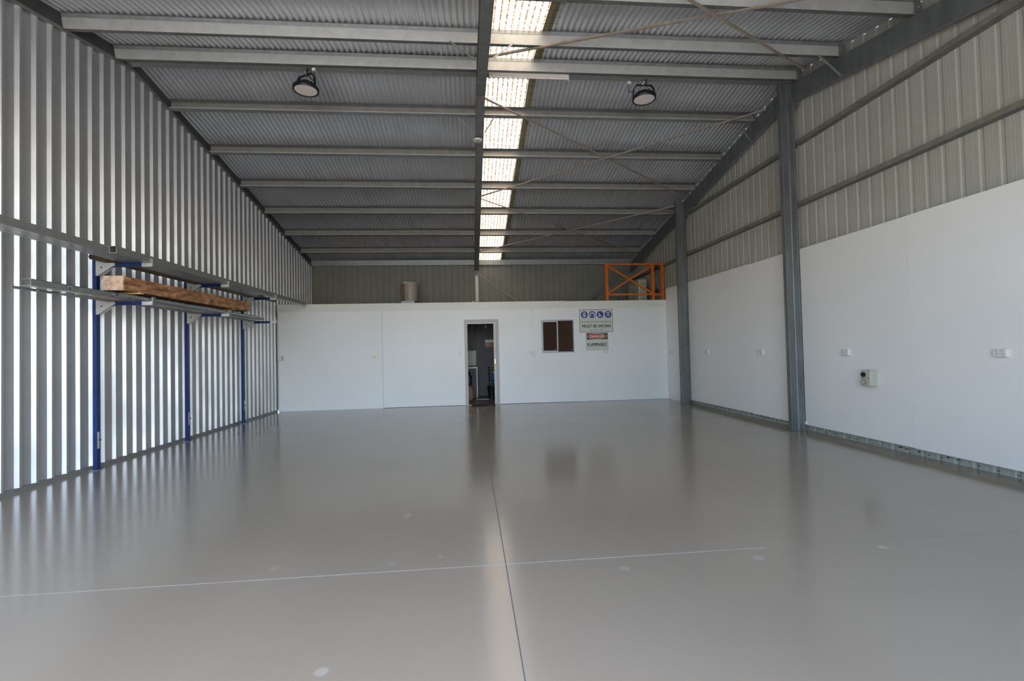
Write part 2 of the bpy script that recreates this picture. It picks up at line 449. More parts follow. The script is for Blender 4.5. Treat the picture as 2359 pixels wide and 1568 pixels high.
for sgn in (-1, 1):
    a, b = YR, YR + sgn * .22
    mb.hexa([(-4.8, a, zr(YR) + .03), (5.17, a, zr(YR) + .03), (5.17, b, zr(b) + .012), (-4.8, b, zr(b) + .012),
             (-4.8, a, zr(YR) + .033), (5.17, a, zr(YR) + .033), (5.17, b, zr(b) + .015), (-4.8, b, zr(b) + .015)])
mb.build('ridge_cap', 'dark', roof)
# safety wire under the skylight strip
mb = MB()
for (ya, yb) in ((YF, YR - .06), (YR + .06, YB)):
    yy = ya
    while yy < yb:
        mb.box(.19, 1.16, yy, yy + .002, zr(yy) - .016, zr(yy) - .014); yy += .15
o = mb.build('safety_wire', 'dark', roof); o['kind'] = 'stuff'

# ------------------------------------------------------------------ purlins
def purlin(y, near, label, h=.165, x0=-4.655, x1=5.09, cleat=True):
    """C section square to the roof slope; near slope shows its web, far slope opens towards the ridge. y = far lower edge."""
    fw, t, lip = .076, .003, .018
    z = zp(y); r = empty('roof_purlin', (0, y, z))
    sg = 1 if near else -1
    q = math.hypot(1, SL)
    tv = Vector((0, 1 / q, sg * SL / q)); nv = Vector((0, -sg * SL / q, 1 / q))   # along the slope (away from camera), square to it
    P = Vector((0, y, z))
    def slab(u0, u1, v0, v1):      # u along slope back from P, v up from the lower plane
        c = [P - tv * u0 + nv * v0, P - tv * u1 + nv * v0, P - tv * u1 + nv * v1, P - tv * u0 + nv * v1]
        X0, X1 = Vector((x0, 0, 0)), Vector((x1, 0, 0))
        return MB().hexa([c[0] + X0, c[0] + X1, c[1] + X1, c[1] + X0, c[3] + X0, c[3] + X1, c[2] + X1, c[2] + X0])
    if near:
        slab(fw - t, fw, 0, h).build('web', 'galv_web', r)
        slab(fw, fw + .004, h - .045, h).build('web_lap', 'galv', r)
        slab(0, fw - t, 0, t).build('bottom_flange', 'galv_dull', r)
        slab(0, t, t, lip).build('lip', 'galv_dull', r)
        slab(0, fw - t, h - t, h).build('top_flange', 'galv_dull', r)
        yw = (P - tv * fw).y; z = (P - tv * fw).z
    else:
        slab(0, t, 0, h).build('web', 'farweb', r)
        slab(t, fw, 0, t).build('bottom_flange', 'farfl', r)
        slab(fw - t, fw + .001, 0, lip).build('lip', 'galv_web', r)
        slab(t, fw, h - t, h).build('top_flange', 'galv_dull', r)
    if near:
        c = MB().box(5.015, x1 - .004, yw - .034, yw - .026, z - .004, z + h - .02).build('cleat', 'galv_dull', r)
        for zz in (.055, .125): MB().cyl((5.052, yw - .042, z + zz), (5.052, yw - .034, z + zz), .009, 8).build('bolt', 'steelb', c)
        for zz in (.05, .10, .15):
            MB().cyl((-3.98 + zz * .8, yw - .008 - (zz - .03) * SL, z + zz - .03), (-3.98 + zz * .8, yw, z + zz - .03), .008, 8).build('bolt', 'steelb', r)
    tag(r, label, 'purlin', 'roof purlins')
    return r
PUR = [(3.70, True, 'fourth purlin forward of the roof ridge, out over the camera'),
       (4.79, True, 'topmost purlin in the photo, third forward of the ridge'),
       (5.85, True, 'broad galvanised purlin second forward of the ridge, just in front of the two high-bay lamps'),
       (6.655, True, 'broad galvanised purlin right at the ridge on its front side, above the tube light'),
       (6.845, False, 'thin edged purlin directly behind the ridge gap, carrying the two high-bay lamps'),
       (7.73, False, 'first purlin beyond the high-bay lamps on the far slope'),
       (8.85, False, 'second purlin beyond the high-bay lamps on the far slope'),
       (9.97, False, 'third purlin beyond the high-bay lamps on the far slope'),
       (11.09, False, 'fourth purlin beyond the high-bay lamps, just past the shorter steel column'),
       (12.24, False, 'fifth purlin beyond the high-bay lamps, over the office'),
       (13.36, False, 'last full purlin before the eave, over the office')]
for (yy, nr, lb) in PUR: purlin(yy, nr, lb)
r = empty('eave_purlin', (0, 14.2, 3.975))
MB().box(-4.655, 5.09, 14.197, 14.2, 3.975, 4.125).build('web', 'galv', r)
MB().box(-4.655, 5.09, 14.2, 14.27, 3.975, 3.978).build('bottom_flange', 'galv_dull', r)
MB().box(-4.655, 5.09, 14.2, 14.27, 4.122, 4.125).build('top_flange', 'galv_dull', r)
MB().box(-4.655, 5.09, 14.192, 14.197, 3.975, 3.985).build('lip', 'galv_web', r)
tag(r, 'steel eave purlin along the top of the back wall', 'purlin', 'roof purlins')

# ------------------------------------------------------------------ rafters and columns
def sloped(mb, x0, x1, a, b, dz0, dz1):
    return mb.hexa([(x0, a, zp(a) + dz0), (x1, a, zp(a) + dz0), (x1, b, zp(b) + dz0), (x0, b, zp(b) + dz0),
                    (x0, a, zp(a) + dz1), (x1, a, zp(a) + dz1), (x1, b, zp(b) + dz1), (x0, b, zp(b) + dz1)])
r = empty('centre_rafter', (.23, YR, zp(YR)))
for (a, b) in ((YF, YR), (YR, 14.1)):
    mb = MB(); sloped(mb, .165, .295, a, b, -.265, -.262); mb.build('bottom_flange', 'galv_dull', r)
    mb = MB(); sloped(mb, .165, .295, a, b, -.006, -.003); mb.build('top_flange', 'galv_dull', r)
    mb = MB(); sloped(mb, .228, .232, a, b, -.262, -.006)
    for xx in (.165, .292): sloped(mb, xx, xx + .003, a, b, -.262, -.244)
    mb.build('web', 'galv_dull', r)
mb = MB(); sloped(mb, .163, .297, 6.38, YR, -.275, -.266); sloped(mb, .163, .297, YR, 6.96, -.275, -.266)
ap = mb.build('apex_plate', 'galv_dull', r)
MB().box(.163, .297, 6.95, 6.965, zp(6.95) - .285, zp(6.95) - .24).build('end_plate', 'rusty', r)
MB().cyl((.23, 6.86, zp(6.86) - .285), (.23, 6.86, zp(6.86) - .27), .012, 8).build('bolt', 'rusty', ap)
MB().cyl((.25, 6.43, zp(6.43) - .285), (.25, 6.43, zp(6.43) - .27), .010, 8).build('bolt', 'steelb', ap)
MB().box(.16, .30, 14.02, 14.10, 3.60, 3.98).build('knee_bracket', 'galv_dull', r)
tag(r, 'galvanised centre rafter running from overhead down to the white post', 'rafter', 'rafters under the roof')

rr = empty('side_rafter', (5.05, YR, zp(YR)))
mw, mt, ml, mp_ = MB(), MB(), MB(), MB()
for (a, b) in ((YF, 6.688), (6.768, YR), (YR, 10.388), (10.468, 14.15)):
    top = -.012; bot = -.315
    sloped(mw, 5.030, 5.034, a, b, bot, top)
    sloped(ml, 5.034, 5.068, a, b, bot, bot + .004); sloped(mt, 5.034, 5.068, a, b, top - .004, top)
    sloped(mp_, 5.026, 5.030, a, b, bot, bot + .010)
mw.build('web', 'colm', rr); mt.build('top_flange', 'colm', rr); ml.build('bottom_flange', 'farfl', rr); mp_.build('lip', 'farfl', rr)
tag(rr, 'deep galvanised rafter sloping along the top of the right wall', 'rafter', 'rafters under the roof')

def column(y, label):
    x0, x1 = 4.838, 5.054
    zt = zp(y) - .012
    r = empty('steel_column', (4.95, y, 0))
    # web facing the open door, with a pressed groove
    pr = [(x0, 0), (x0 + .018, 0), (x0 + .026, .012), (x0 + .104, .012), (x0 + .112, .020), (x0 + .122, .012), (x1 - .02, .012), (x1 - .012, 0), (x1, 0)]
    MB().extr(pr, lambda p: (p[0], y + p[1], 0), lambda p: (p[0], y + p[1], zt)).build('web', 'colm', r)
    MB().box(x0, x0 + .003, y, y + .078, 0, zt).build('flange', 'colm', r)
    MB().box(x1 - .003, x1, y, y + .078, 0, zt).build('flange', 'colm', r)
    MB().box(x0, x0 + .02, y + .075, y + .078, 0, zt).box(x1 - .02, x1, y + .075, y + .078, 0, zt).build('lip', 'colm', r)
    MB().box(x0 - .004, x0 + .002, y - .004, y + .003, 0.0, zt).build('edge_bead', 'galv', r)
    MB().box(x0 - .015, x1 + .0, y - .012, y + .09, 0, .006).build('base_plate', 'colm', r)
    tag(r, label, 'column', 'steel columns on the right wall')
    return r
column(6.69, 'taller and nearer steel column, standing between two white wall panels on the right')
column(10.39, 'shorter and farther steel column near the office corner on the right')
# knee brackets behind the columns
for (yy, lb) in ((6.69, 'small bolted steel bracket under the rafter beside the nearer column'), (10.39, 'small bolted steel bracket under the rafter beside the farther column')):
    z = zp(yy) - .378
    o = MB().prism([(5.062, yy - .01, z + .04), (5.062, yy - .085, z + .04), (5.062, yy - .085, z - .03), (5.062, yy - .01, z - .09)], (.006, 0, 0)).build('knee_bracket', 'galv_dull')
    MB().cyl((5.052, yy - .05, z - .01), (5.062, yy - .05, z - .01), .009, 8).build('bolt', 'steelb', o)
    tag(o, lb, 'bracket', 'rafter brackets')

# girts on the right wall
def girt(z, label, ya=YF, yb=YB):
    r = empty('wall_girt', (5.07, 6, z))
    for (a, b) in ((ya, 6.72), (6.78, 10.42), (10.48, yb)):
        MB().box(5.070, 5.073, a, b, z, z + .060).build('flange', 'girt', r)
        MB().box(5.073, 5.168, a, b, z, z + .003).build('web', 'galv_dull', r)
    tag(r, label, 'girt', 'horizontal girts on the right wall')
girt(4.405, 'upper horizontal steel girt on the beige right wall sheeting', 2.6, 11.0)
girt(3.457, 'lower horizontal steel girt on the beige right wall sheeting')

# ------------------------------------------------------------------ white lining panels, right wall
def lining(a, b, za, zb, zt=2.79):
    g = .0015
    MB().hexa([(XRP, a + g, za), (XRP + .010, a + g, za), (XRP + .010, b - g, zb), (XRP, b - g, zb),
               (XRP, a + g, zt), (XRP + .010, a + g, zt), (XRP + .010, b - g, zt + .02 * (b > 10)), (XRP, b - g, zt + .02 * (b > 10))]).build('wall_panel', 'rwall', wr)
lining(YF, 2.54, .100, .100)
lining(2.54, 4.945, .100, .098, 2.785)
lining(4.945, 6.69, .103, .099, 2.782)
lining(6.768, 8.02, .095, .094)
lining(8.02, 10.39, .100, .092, 2.80)
lining(10.468, YP, .0, .0, 2.82)
# ragged sealant blob at the column foot
MB().box(5.040, 5.058, 6.66, 6.685, .11, .15).build('sealant', 'white', wr)
# dark stains on the sheet foot behind the lining, as thin splashed patches
mb = MB()
yy = 1.5
while yy < 10.3:
    if not (6.6 < yy < 6.85):
        w_ = random.uniform(.02, .07); z_ = random.uniform(.018, .05); h_ = random.uniform(.006, .016)
        mb.prism([(5.1685, yy, z_), (5.1685, yy + w_ * .5, z_ - h_ * .4), (5.1685, yy + w_, z_ + h_ * .1), (5.1685, yy + w_ * .6, z_ + h_), (5.1685, yy + w_ * .1, z_ + h_ * .8)], (.001, 0, 0))
    yy += random.uniform(.06, .2)
o = mb.build('stains', 'dark', wr); o['kind'] = 'stuff'

# ------------------------------------------------------------------ office front wall
wp = empty('wall_partition'); struct(wp, 'white painted front wall of the office across the back of the shed')
Y0, Y1, YI = YP, YP + .018, YP + .11
DX0, DX1, DZ = -.087, .655, 2.02
WX0, WX1, WZ0, WZ1 = 1.793, 2.618, 1.253, 2.083
ZT = 2.55
MB().box(-4.600, -2.152, Y0 - .002, Y1, .002, ZT).build('wall_panel', 'wall', wp)
zb = .007
MB().box(-2.148, DX0, Y0, Y1, zb, ZT).box(DX0, DX1, Y0, Y1, DZ, ZT).box(DX1, WX0, Y0, Y1, zb, ZT).box(WX0, WX1, Y0, Y1, zb, WZ0) \
    .box(WX0, WX1, Y0, Y1, WZ1, ZT).box(WX1, 2.656, Y0, Y1, zb, ZT).build('wall_panel', 'wall', wp)
MB().box(2.6575, 5.0575, Y0, Y1, .004, ZT).build('wall_panel', 'wall', wp)
# studs / inner lining behind the panels, dark in the seams
MB().box(-4.59, DX0, YI - .02, YI, 0, 2.5).box(DX0, DX1, YI - .02, YI, DZ, 2.5).box(DX1, WX0, YI - .02, YI, 0, 2.5).box(WX0, WX1, YI - .02, YI, 0, WZ0) \
    .box(WX0, WX1, YI - .02, YI, WZ1, 2.5).box(WX1, 5.05, YI - .02, YI, 0, 2.5).build('inner_lining', 'office', wp)
MB().box(-2.17, -2.13, Y1, Y1 + .04, 0, 2.5).box(2.64, 2.68, Y1, Y1 + .04, 0, 2.5).box(-2.13, DX0 - .05, Y1, Y1 + .04, 0, .03).box(DX1 + .7, 5.04, Y1, Y1 + .04, 0, .03).build('framing', 'dark', wp)
MB().box(-4.618, 2.426, Y0 - .011, Y0 - .002, 2.375, 2.56).build('trim_1', 'wallb', wp)
MB().box(2.432, 5.045, Y0 - .003, Y0, 2.37, 2.553).build('trim_1', 'wallb', wp)
MB().box(-4.598, -2.156, Y0 - .008, Y0 - .002, 0, .075).build('baseboard_back', 'wall', wp)
MB().box(1.433, 1.73, Y0 - .004, Y0 + .001, 0.0, .010).build('gap_filler', 'rusty', wp)
# office ceiling deck and side walls
dk = MB().box(-4.59, 5.16, YP + .03, YB - .02, 2.42, 2.50).build('storage_deck', 'mortar'); struct(dk, 'deck on top of the office')
struct(MB().box(-1.30, -1.20, YI, 14.10, 0, 2.42).build('wall_office_left', 'office'))
struct(MB().box(2.9, 3.0, YI, 14.10, 0, 2.42).build('wall_office_right', 'office'))
ow_ = struct(MB().box(-1.3, 3.0, 14.10, 14.2, 0, 2.42).build('wall_office_back', 'office'))
MB().box(.165, .262, 14.05, 14.10, 0, 2.42).build('trim_2', 'trimb', ow_)

# door
d = empty('door_1', (.28, YP, 0)); struct(d, 'narrow doorway with grey-pink frame, sliding door left open')
t = .017
MB().box(-.150, DX0 + .002, Y0 - t, Y0, 0, 2.125).build('architrave', 'frame', d)
MB().box(DX1 - .010, .706, Y0 - t, Y0, 0, 2.125).build('architrave', 'frame', d)
MB().box(DX0 + .002, DX1 - .010, Y0 - t, Y0, 2.04, 2.125).build('architrave', 'frame', d)
MB().box(DX0, DX0 + .014, Y0 + .001, YI, 0, 2.04).build('jamb', 'frame', d)
MB().box(DX0 + .014, DX1, Y0 + .001, YI, 2.022, 2.04).build('jamb', 'frame', d)
lf = MB().box(.578, 1.32, YP + .030, YP + .066, .012, 2.018).build('door_leaf', 'leaf', d)
pl = MB().box(.588, .616, YP + .024, YP + .030, 1.015, 1.135).build('pull_plate', 'brass', lf)
MB().box(DX1 - .012, DX1 - .008, Y0 - .0, YI, 0, 2.02).build('jamb', 'trimb', d)
MB().box(DX0, DX1, Y0 - .005, Y0 + .06, 0, .006).build('threshold', 'alu2', d)
# window
w = empty('window_1', (2.2, YP, 1.67)); struct(w, 'small two-pane sliding window with dull grey frame and brown blind behind')
a = MB()
a.box(1.718, 1.79, Y0 - .007, Y0, 1.185, 2.184).box(2.620, 2.672, Y0 - .007, Y0, 1.185, 2.184).box(1.79, 2.62, Y0 - .007, Y0, 2.085, 2.184).box(1.79, 2.62, Y0 - .007, Y0, 1.185, 1.251)
a.build('window_trim', 'wall', w)
MB().box(1.793, 1.820, Y0 - .012, Y0 + .05, 1.253, 2.083).box(2.596, 2.618, Y0 - .012, Y0 + .05, 1.253, 2.083) \
    .box(1.82, 2.596, Y0 - .012, Y0 + .05, 2.055, 2.083).box(1.82, 2.596, Y0 - .012, Y0 + .05, 1.253, 1.278).build('window_frame', 'alu', w)
sa = MB().box(1.820, 1.832, Y0 - .004, Y0 + .012, 1.278, 2.055).box(2.180, 2.212, Y0 - .006, Y0 + .012, 1.278, 2.055) \
    .box(1.832, 2.18, Y0 - .004, Y0 + .012, 2.030, 2.055).box(1.832, 2.18, Y0 - .004, Y0 + .012, 1.278, 1.308).build('sash', 'alu2', w)
MB().box(1.832, 2.18, Y0 + .003, Y0 + .006, 1.308, 2.030).build('pane', 'glass', sa)
MB().box(2.212, 2.596, Y0 + .022, Y0 + .026, 1.278, 2.055).build('pane', 'glass', w)
for (x, z) in ((2.135, 1.345), (2.555, 1.325)): MB().cyl((x, Y0 - .002, z), (x, Y0 + .004, z), .012, 10).build('catch', 'alu2', w)
MB().box(1.80, 2.61, Y0 + .036, Y0 + .040, 1.26, 2.075).build('blind', 'blind', w)

# ------------------------------------------------------------------ text and signs
def text(body, cx, cz, height, width, y, material, parent, offset=0.0, name='lettering'):
    cu = bpy.data.curves.new(name, 'FONT'); cu.body = body; cu.align_x = 'CENTER'; cu.align_y = 'CENTER'
    cu.size = 1; cu.extrude = .0; cu.resolution_u = 3
    to = bpy.data.objects.new(name + '_tmp', cu); COL.objects.link(to)
    dg = bpy.context.evaluated_depsgraph_get(); me = bpy.data.meshes.new_from_object(to.evaluated_get(dg))
    bpy.data.objects.remove(to); bpy.data.curves.remove(cu)
    xs = [v.co.x for v in me.vertices]; ys = [v.co.y for v in me.vertices]
    sx = width / (max(xs) - min(xs)); sy = height / (max(ys) - min(ys)); mx_, my_ = (max(xs) + min(xs)) / 2, (max(ys) + min(ys)) / 2
    for v in me.vertices: v.co = Vector(((v.co.x - mx_) * sx + cx, y, (v.co.y - my_) * sy + cz))
    if offset:      # bolder strokes: the same letters again, shifted a hair sideways
        bm = bmesh.new(); bm.from_mesh(me); g0 = bm.faces[:] + bm.edges[:] + bm.verts[:]
        for sx_ in (-offset, offset):
            d_ = bmesh.ops.duplicate(bm, geom=g0)
            for v in d_['geom']:
                if isinstance(v, bmesh.types.BMVert): v.co.x += sx_; v.co.y += .0001 * (1 if sx_ > 0 else 2)
        bm.to_mesh(me); bm.free()
    me.materials.clear(); me.materials.append(M[material]); me.update()
    o = bpy.data.objects.new(name, me); COL.objects.link(o); o.parent = parent; o.matrix_parent_inverse = parent.matrix_world.inverted()
    return o
def disc(cx, cz, rx, rz, y, material, parent, name, n=32, a0=0, a1=360):
    pts = [(cx + rx * math.cos(math.radians(a0 + (a1 - a0) * k / n)), y, cz + rz * math.sin(math.radians(a0 + (a1 - a0) * k / n))) for k in range(n + (a1 - a0 < 360))]
    return MB().prism(pts, (0, .0006, 0)).build(name, material, parent)
def poly(pts, y, material, parent, name):
    return MB().prism([(p[0], y, p[1]) for p in pts], (0, .0006, 0)).build(name, material, parent)
ys = Y0 - .006
sx0, sx1, sz0, sz1 = 2.772, 3.640, 1.752, 2.336
s1 = MB().box(sx0, sx1, ys, Y0, sz0, sz1).build('safety_sign', 'signw')
tag(s1, 'white safety sign with four blue round symbols, reading MUST BE WORN', 'sign')
bw = .009
MB().box(sx0, sx1, ys - .001, ys, sz1 - bw, sz1).box(sx0, sx1, ys - .001, ys, sz0, sz0 + bw).box(sx0, sx0 + bw, ys - .001, ys, sz0 + bw, sz1 - bw).box(sx1 - bw, sx1, ys - .001, ys, sz0 + bw, sz1 - bw).build('border', 'ink', s1)
cz = 2.200
cxs = [2.900, 3.106, 3.312, 3.520]
for i, cx in enumerate(cxs):
    b = disc(cx, cz, .088, .088, ys - .001, 'signb', s1, 'round_symbol')
    q = ys - .002; q2 = ys - .003
    if i == 0:      # head with goggles and dust mask
        disc(cx, cz + .004, .046, .058, q, 'signw', b, 'head')
        poly([(cx - .044, cz + .030), (cx, cz + .018), (cx + .044, cz + .030), (cx + .040, cz + .002), (cx + .010, cz - .002), (cx, cz + .006), (cx - .010, cz - .002), (cx - .040, cz + .002)], q2, 'signb', b, 'goggles')
        disc(cx, cz - .034, .026, .030, q2, 'signw', b, 'mask')
    elif i == 1:    # head with ear muffs
        disc(cx, cz + .020, .060, .040, q, 'signw', b, 'head', 24, 0, 180)
        poly([(cx - .036, cz + .022), (cx + .036, cz + .022), (cx + .034, cz - .030), (cx, cz - .062), (cx - .034, cz - .030)], q2, 'signb', b, 'face')
        for sg in (-1, 1): disc(cx + sg * .050, cz - .012, .020, .034, q2, 'signw', b, 'ear_muff')
        disc(cx, cz - .052, .016, .010, q2, 'signw', b, 'chin')
    elif i == 2:    # boots
        poly([(cx - .040, cz + .044), (cx - .012, cz + .038), (cx - .006, cz - .006), (cx + .040, cz - .034), (cx + .044, cz - .050), (cx - .040, cz - .052)], q, 'signw', b, 'boot')
        poly([(cx - .008, cz + .062), (cx + .026, cz + .050), (cx + .030, cz + .006), (cx + .058, cz - .024), (cx + .050, cz - .028), (cx + .016, cz + .000), (cx + .012, cz + .044), (cx - .008, cz + .054)], q, 'inkg', b, 'boot')
    else:           # head with helmet and respirator
        disc(cx, cz + .030, .046, .034, q, 'signw', b, 'helmet', 24, 0, 180)
        poly([(cx - .050, cz + .030), (cx + .050, cz + .030), (cx + .046, cz + .012), (cx - .046, cz + .012)], q2, 'signb', b, 'visor')
        poly([(cx - .048, cz + .008), (cx + .048, cz + .008), (cx + .040, cz - .026), (cx, cz - .060), (cx - .040, cz - .026)], q, 'signw', b, 'face')
        disc(cx, cz - .024, .018, .018, q2, 'signb', b, 'respirator')
text('THIS PROTECTIVE EQUIPMENT', 3.205, 2.010, .048, .800, ys - .001, 'inkg', s1)
text('MUST BE WORN', 3.210, 1.905, .080, .740, ys - .001, 'ink', s1, .0028)
text('ON THIS SITE', 3.212, 1.806, .044, .345, ys - .001, 'inkg', s1)
sx0, sx1, sz0, sz1 = 2.935, 3.502, 1.296, 1.742
s2 = MB().box(sx0, sx1, ys, Y0, sz0, sz1).build('danger_sign', 'signw')
tag(s2, 'smaller white sign reading DANGER FLAMMABLE with a red oval on black', 'sign')
bw = .006
MB().box(sx0, sx1, ys - .001, ys, sz1 - bw, sz1).box(sx0, sx1, ys - .001, ys, sz0, sz0 + bw).box(sx0, sx0 + bw, ys - .001, ys, sz0 + bw, sz1 - bw).box(sx1 - bw, sx1, ys - .001, ys, sz0 + bw, sz1 - bw).build('border', 'inkg', s2)
bd = MB().box(sx0 + .014, sx1 - .014, ys - .001, ys, 1.566, 1.722).build('black_band', 'ink', s2)
cx = (sx0 + sx1) / 2
disc(cx, 1.644, .256, .070, ys - .002, 'signw', bd, 'oval_rim', 40)
disc(cx, 1.644, .244, .061, ys - .003, 'red', bd, 'red_oval', 40)
text('DANGER', cx, 1.644, .066, .370, ys - .004, 'signw', bd, .0045)
text('FLAMMABLE', cx, 1.435, .088, .500, ys - .001, 'ink', s2, .0030)

# ------------------------------------------------------------------ outlets and switches
def gpo_right(y0, y1, z0, z1, label, detail=True):
    r = empty('power_outlet', (XRP, (y0 + y1) / 2, z0))
    x1 = XRP; x0 = XRP - .036
    MB().box(x0 + .010, x1, y0, y1, z0, z1).build('mounting_block', 'plastic', r, bevel=.002)
    f = MB().box(x0, x0 + .010, y0 + .003, y1 - .003, z0 + .003, z1 - .003).build('face_plate', 'plastic', r, bevel=.002)
    w_ = y1 - y0; h = z1 - z0
    for k in (.28, .70):
        yc = y0 + w_ * k
        MB().box(x0 - .004, x0, yc - .008, yc + .008, z0 + h * .66, z0 + h * .86).build('switch', 'socket', f)
        for (dy, dz) in ((-.008, .42), (.008, .42), (0, .22)):
            MB().box(x0 - .0008, x0 + .001, yc + dy - .0022, yc + dy + .0022, z0 + h * dz - .006, z0 + h * dz + .006).build('slot', 'alu', f)
    tag(r, label, 'power outlet', 'power outlets on the right wall')
gpo_right(3.955, 4.075, 1.158, 1.236, 'white double power outlet nearest the camera, far right of the long white wall')
gpo_right(5.800, 5.930, 1.158, 1.244, 'white double power outlet above the grey three-phase outlet')
gpo_right(7.640, 7.800, 1.155, 1.250, 'white power outlet midway between the columns, nearer the big column')
gpo_right(9.500, 9.640, 1.150, 1.250, 'white power outlet between the columns, nearer the shorter column')
gpo_right(11.32, 11.43, 1.140, 1.238, 'white power outlet in the far corner beyond the shorter column')
r = empty('three_phase_outlet', (XRP, 5.46, .78))
MB().box(4.960, XRP, 5.395, 5.525, .780, .978).build('box', 'socket', r, bevel=.004)
lid = MB().box(4.952, 4.960, 5.398, 5.522, .783, .874).build('lower_cover', 'socket', r, bevel=.002)
MB().box(4.952, 4.960, 5.398, 5.522, .878, .975).build('upper_cover', 'socket', r, bevel=.002)
MB().cyl((4.935, 5.487, .922), (4.952, 5.487, .922), .030, 24).build('dial', 'blackm', r)
MB().box(4.926, 4.935, 5.482, 5.492, .900, .944).build('dial_grip', 'black', r)
MB().cyl((4.925, 5.477, .826), (4.952, 5.477, .826), .036, 24).build('plug_collar', 'rod', lid, smooth=True)
MB().cyl((4.922, 5.477, .826), (4.925, 5.477, .826), .022, 20).build('socket_face', 'socket', lid)
for yy in (5.410, 5.512): MB().cyl((4.950, yy, .964), (4.952, yy, .964), .005, 8).build('screw', 'dark', r)
MB().box(4.9505, 4.952, 5.40, 5.52, .8745, .8775).build('hinge_gap', 'dark', r)
tag(r, 'grey-beige three-phase outlet box with black dial and round socket on right wall', 'power outlet')

def plate(name, x0, x1, z0, z1, label, cat, mt='plastic', dep=.012, slots=True):
    r = empty(name, ((x0 + x1) / 2, YP, z0))
    MB().box(x0, x1, Y0 - dep, Y0 - .002, z0, z1).build('face_plate', mt, r, bevel=.002)
    tag(r, label, cat); return r
r = plate('power_outlet', 1.487, 1.618, 1.205, 1.308, 'white surface power outlet at the foot of the conduit beside the door', 'power outlet', dep=.038)
for x in (1.53, 1.58): MB().box(x - .008, x + .008, Y0 - .041, Y0 - .038, 1.262, 1.284).build('switch', 'socket', r)
r = empty('conduit', (1.556, YP, 1.31))
MB().box(1.549, 1.563, Y0 - .014, Y0 - .001, 1.31, 2.335).build('duct', 'wall', r)
MB().cyl((1.556, Y0 - .030, 2.352), (1.556, Y0 - .001, 2.352), .034, 20).build('junction_box', 'plastic', r)
tag(r, 'thin white conduit running down the office wall from a round junction box', 'conduit')
r = plate('power_outlet', 3.362, 3.492, 1.205, 1.285, 'white power outlet just below the danger sign', 'power outlet', dep=.010)
r = plate('light_switch', -.292, -.226, 1.245, 1.348, 'white light switch beside the left door frame', 'switch')
MB().box(-.266, -.252, Y0 - .015, Y0 - .012, 1.288, 1.305).build('rocker', 'socket', r)
r = plate('junction_box', -4.600, -4.500, 1.222, 1.312, 'white box at the left end of the office wall, beside the ribbed sheeting', 'box', dep=.05)
MB().box(-4.604, -4.495, Y0 - .040, Y0 - .036, 1.217, 1.222).box(-4.604, -4.495, Y0 - .040, Y0 - .036, 1.312, 1.317).box(-4.500, -4.495, Y0 - .040, Y0 - .004, 1.222, 1.312).build('gasket', 'inkg', r)
r = plate('wall_fitting', -2.378, -2.318, 1.226, 1.292, 'small brass-coloured wall fitting left of the office wall seam', 'fitting', 'brass', .010)
MB().box(-2.362, -2.334, Y0 - .014, Y0 - .010, 1.243, 1.276).build('insert', 'brown', r)
o = MB().cyl((-2.405, Y0 - .028, 2.465), (-2.405, Y0 - .011, 2.465), .046, 24).build('round_blank', 'wallb'); tag(o, 'flat white round blank on the fascia above the office', 'cover')
MB().cyl((-2.395, Y0 - .031, 2.492), (-2.395, Y0 - .028, 2.492), .007, 8).build('screw', 'rusty', o)

# door mat
r = MB().hexa([(-.008, 11.21, 0), (.565, 11.20, 0), (.578, 11.585, 0), (-.006, 11.59, 0), (-.004, 11.215, .016), (.560, 11.205, .016), (.573, 11.58, .016), (-.002, 11.585, .016)]).build('door_mat', 'rubber')
tag(r, 'black rubber door mat with a small orange mark in front of the doorway', 'mat')
poly_o = MB().prism([(.36, 11.28, .016), (.43, 11.28, .016), (.53, 11.42, .016), (.46, 11.42, .016)], (0, 0, .001)).build('printed_mark', 'orangep', r)
MB().prism([(.47, 11.26, .016), (.52, 11.26, .016), (.55, 11.33, .016), (.50, 11.33, .016)], (0, 0, .001)).build('printed_mark', 'orangep', r)

# ------------------------------------------------------------------ inside the office
r = empty('wall_cupboard', (-.3, 13.75, 1.38))
MB().box(-1.19, .13, 13.62, 14.09, 1.385, 2.30).build('body', 'cup', r)
for k in range(3): MB().box(-1.18 + k * .437, -1.18 + k * .437 + .43, 13.60, 13.62, 1.39, 2.295).build('door', 'cup', r)
tag(r, 'dark overhead cupboard on the left inside the doorway', 'cupboard')
r = empty('splashback', (-.3, 14.09, .9))
for i in range(9):
    for j in range(3): MB().box(-1.19 + i * .15, -1.19 + i * .15 + .146, 14.085, 14.099, .91 + j * .155, .91 + j * .155 + .151).build('tile', 'tile', r)
tag(r, 'cream tiled splashback below the dark cupboard', 'tiles')
r = empty('kitchen_bench', (-.4, 13.4, 0))
MB().box(-1.19, .150, 13.12, 14.04, .03, .86).build('body', 'cup', r)
MB().box(-1.19, .172, 13.08, 14.04, .86, .895).build('worktop', 'alu', r)
MB().box(.150, .172, 13.09, 13.13, .03, .86).build('metal_edge', 'alu2', r)
MB().box(-.02, .140, 13.095, 13.12, .05, .845).build('door', 'cup', r)
tag(r, 'dark kitchen bench with a pale metal edge, left inside the doorway', 'bench')
r = empty('backpack_bag', (-.02, 12.6, 0))
MB().lathe((-.07, 12.62, 0), [(.0, 0), (.10, .01), (.13, .12), (.12, .28), (.07, .40), (.0, .43)], 16).build('bag', 'skin', r, smooth='all')
MB().lathe((-.06, 12.62, .40), [(.05, 0), (.07, .08), (.06, .14), (.085, .24), (.04, .30), (.03, .38), (.0, .40)], 16).build('bundle', 'black', r, smooth='all')
r.name = 'bag'
tag(r, 'tan bag with a black bundle on top, at the left door edge', 'bag')
r = empty('key_cabinet', (.56, 14.05, 1.45))
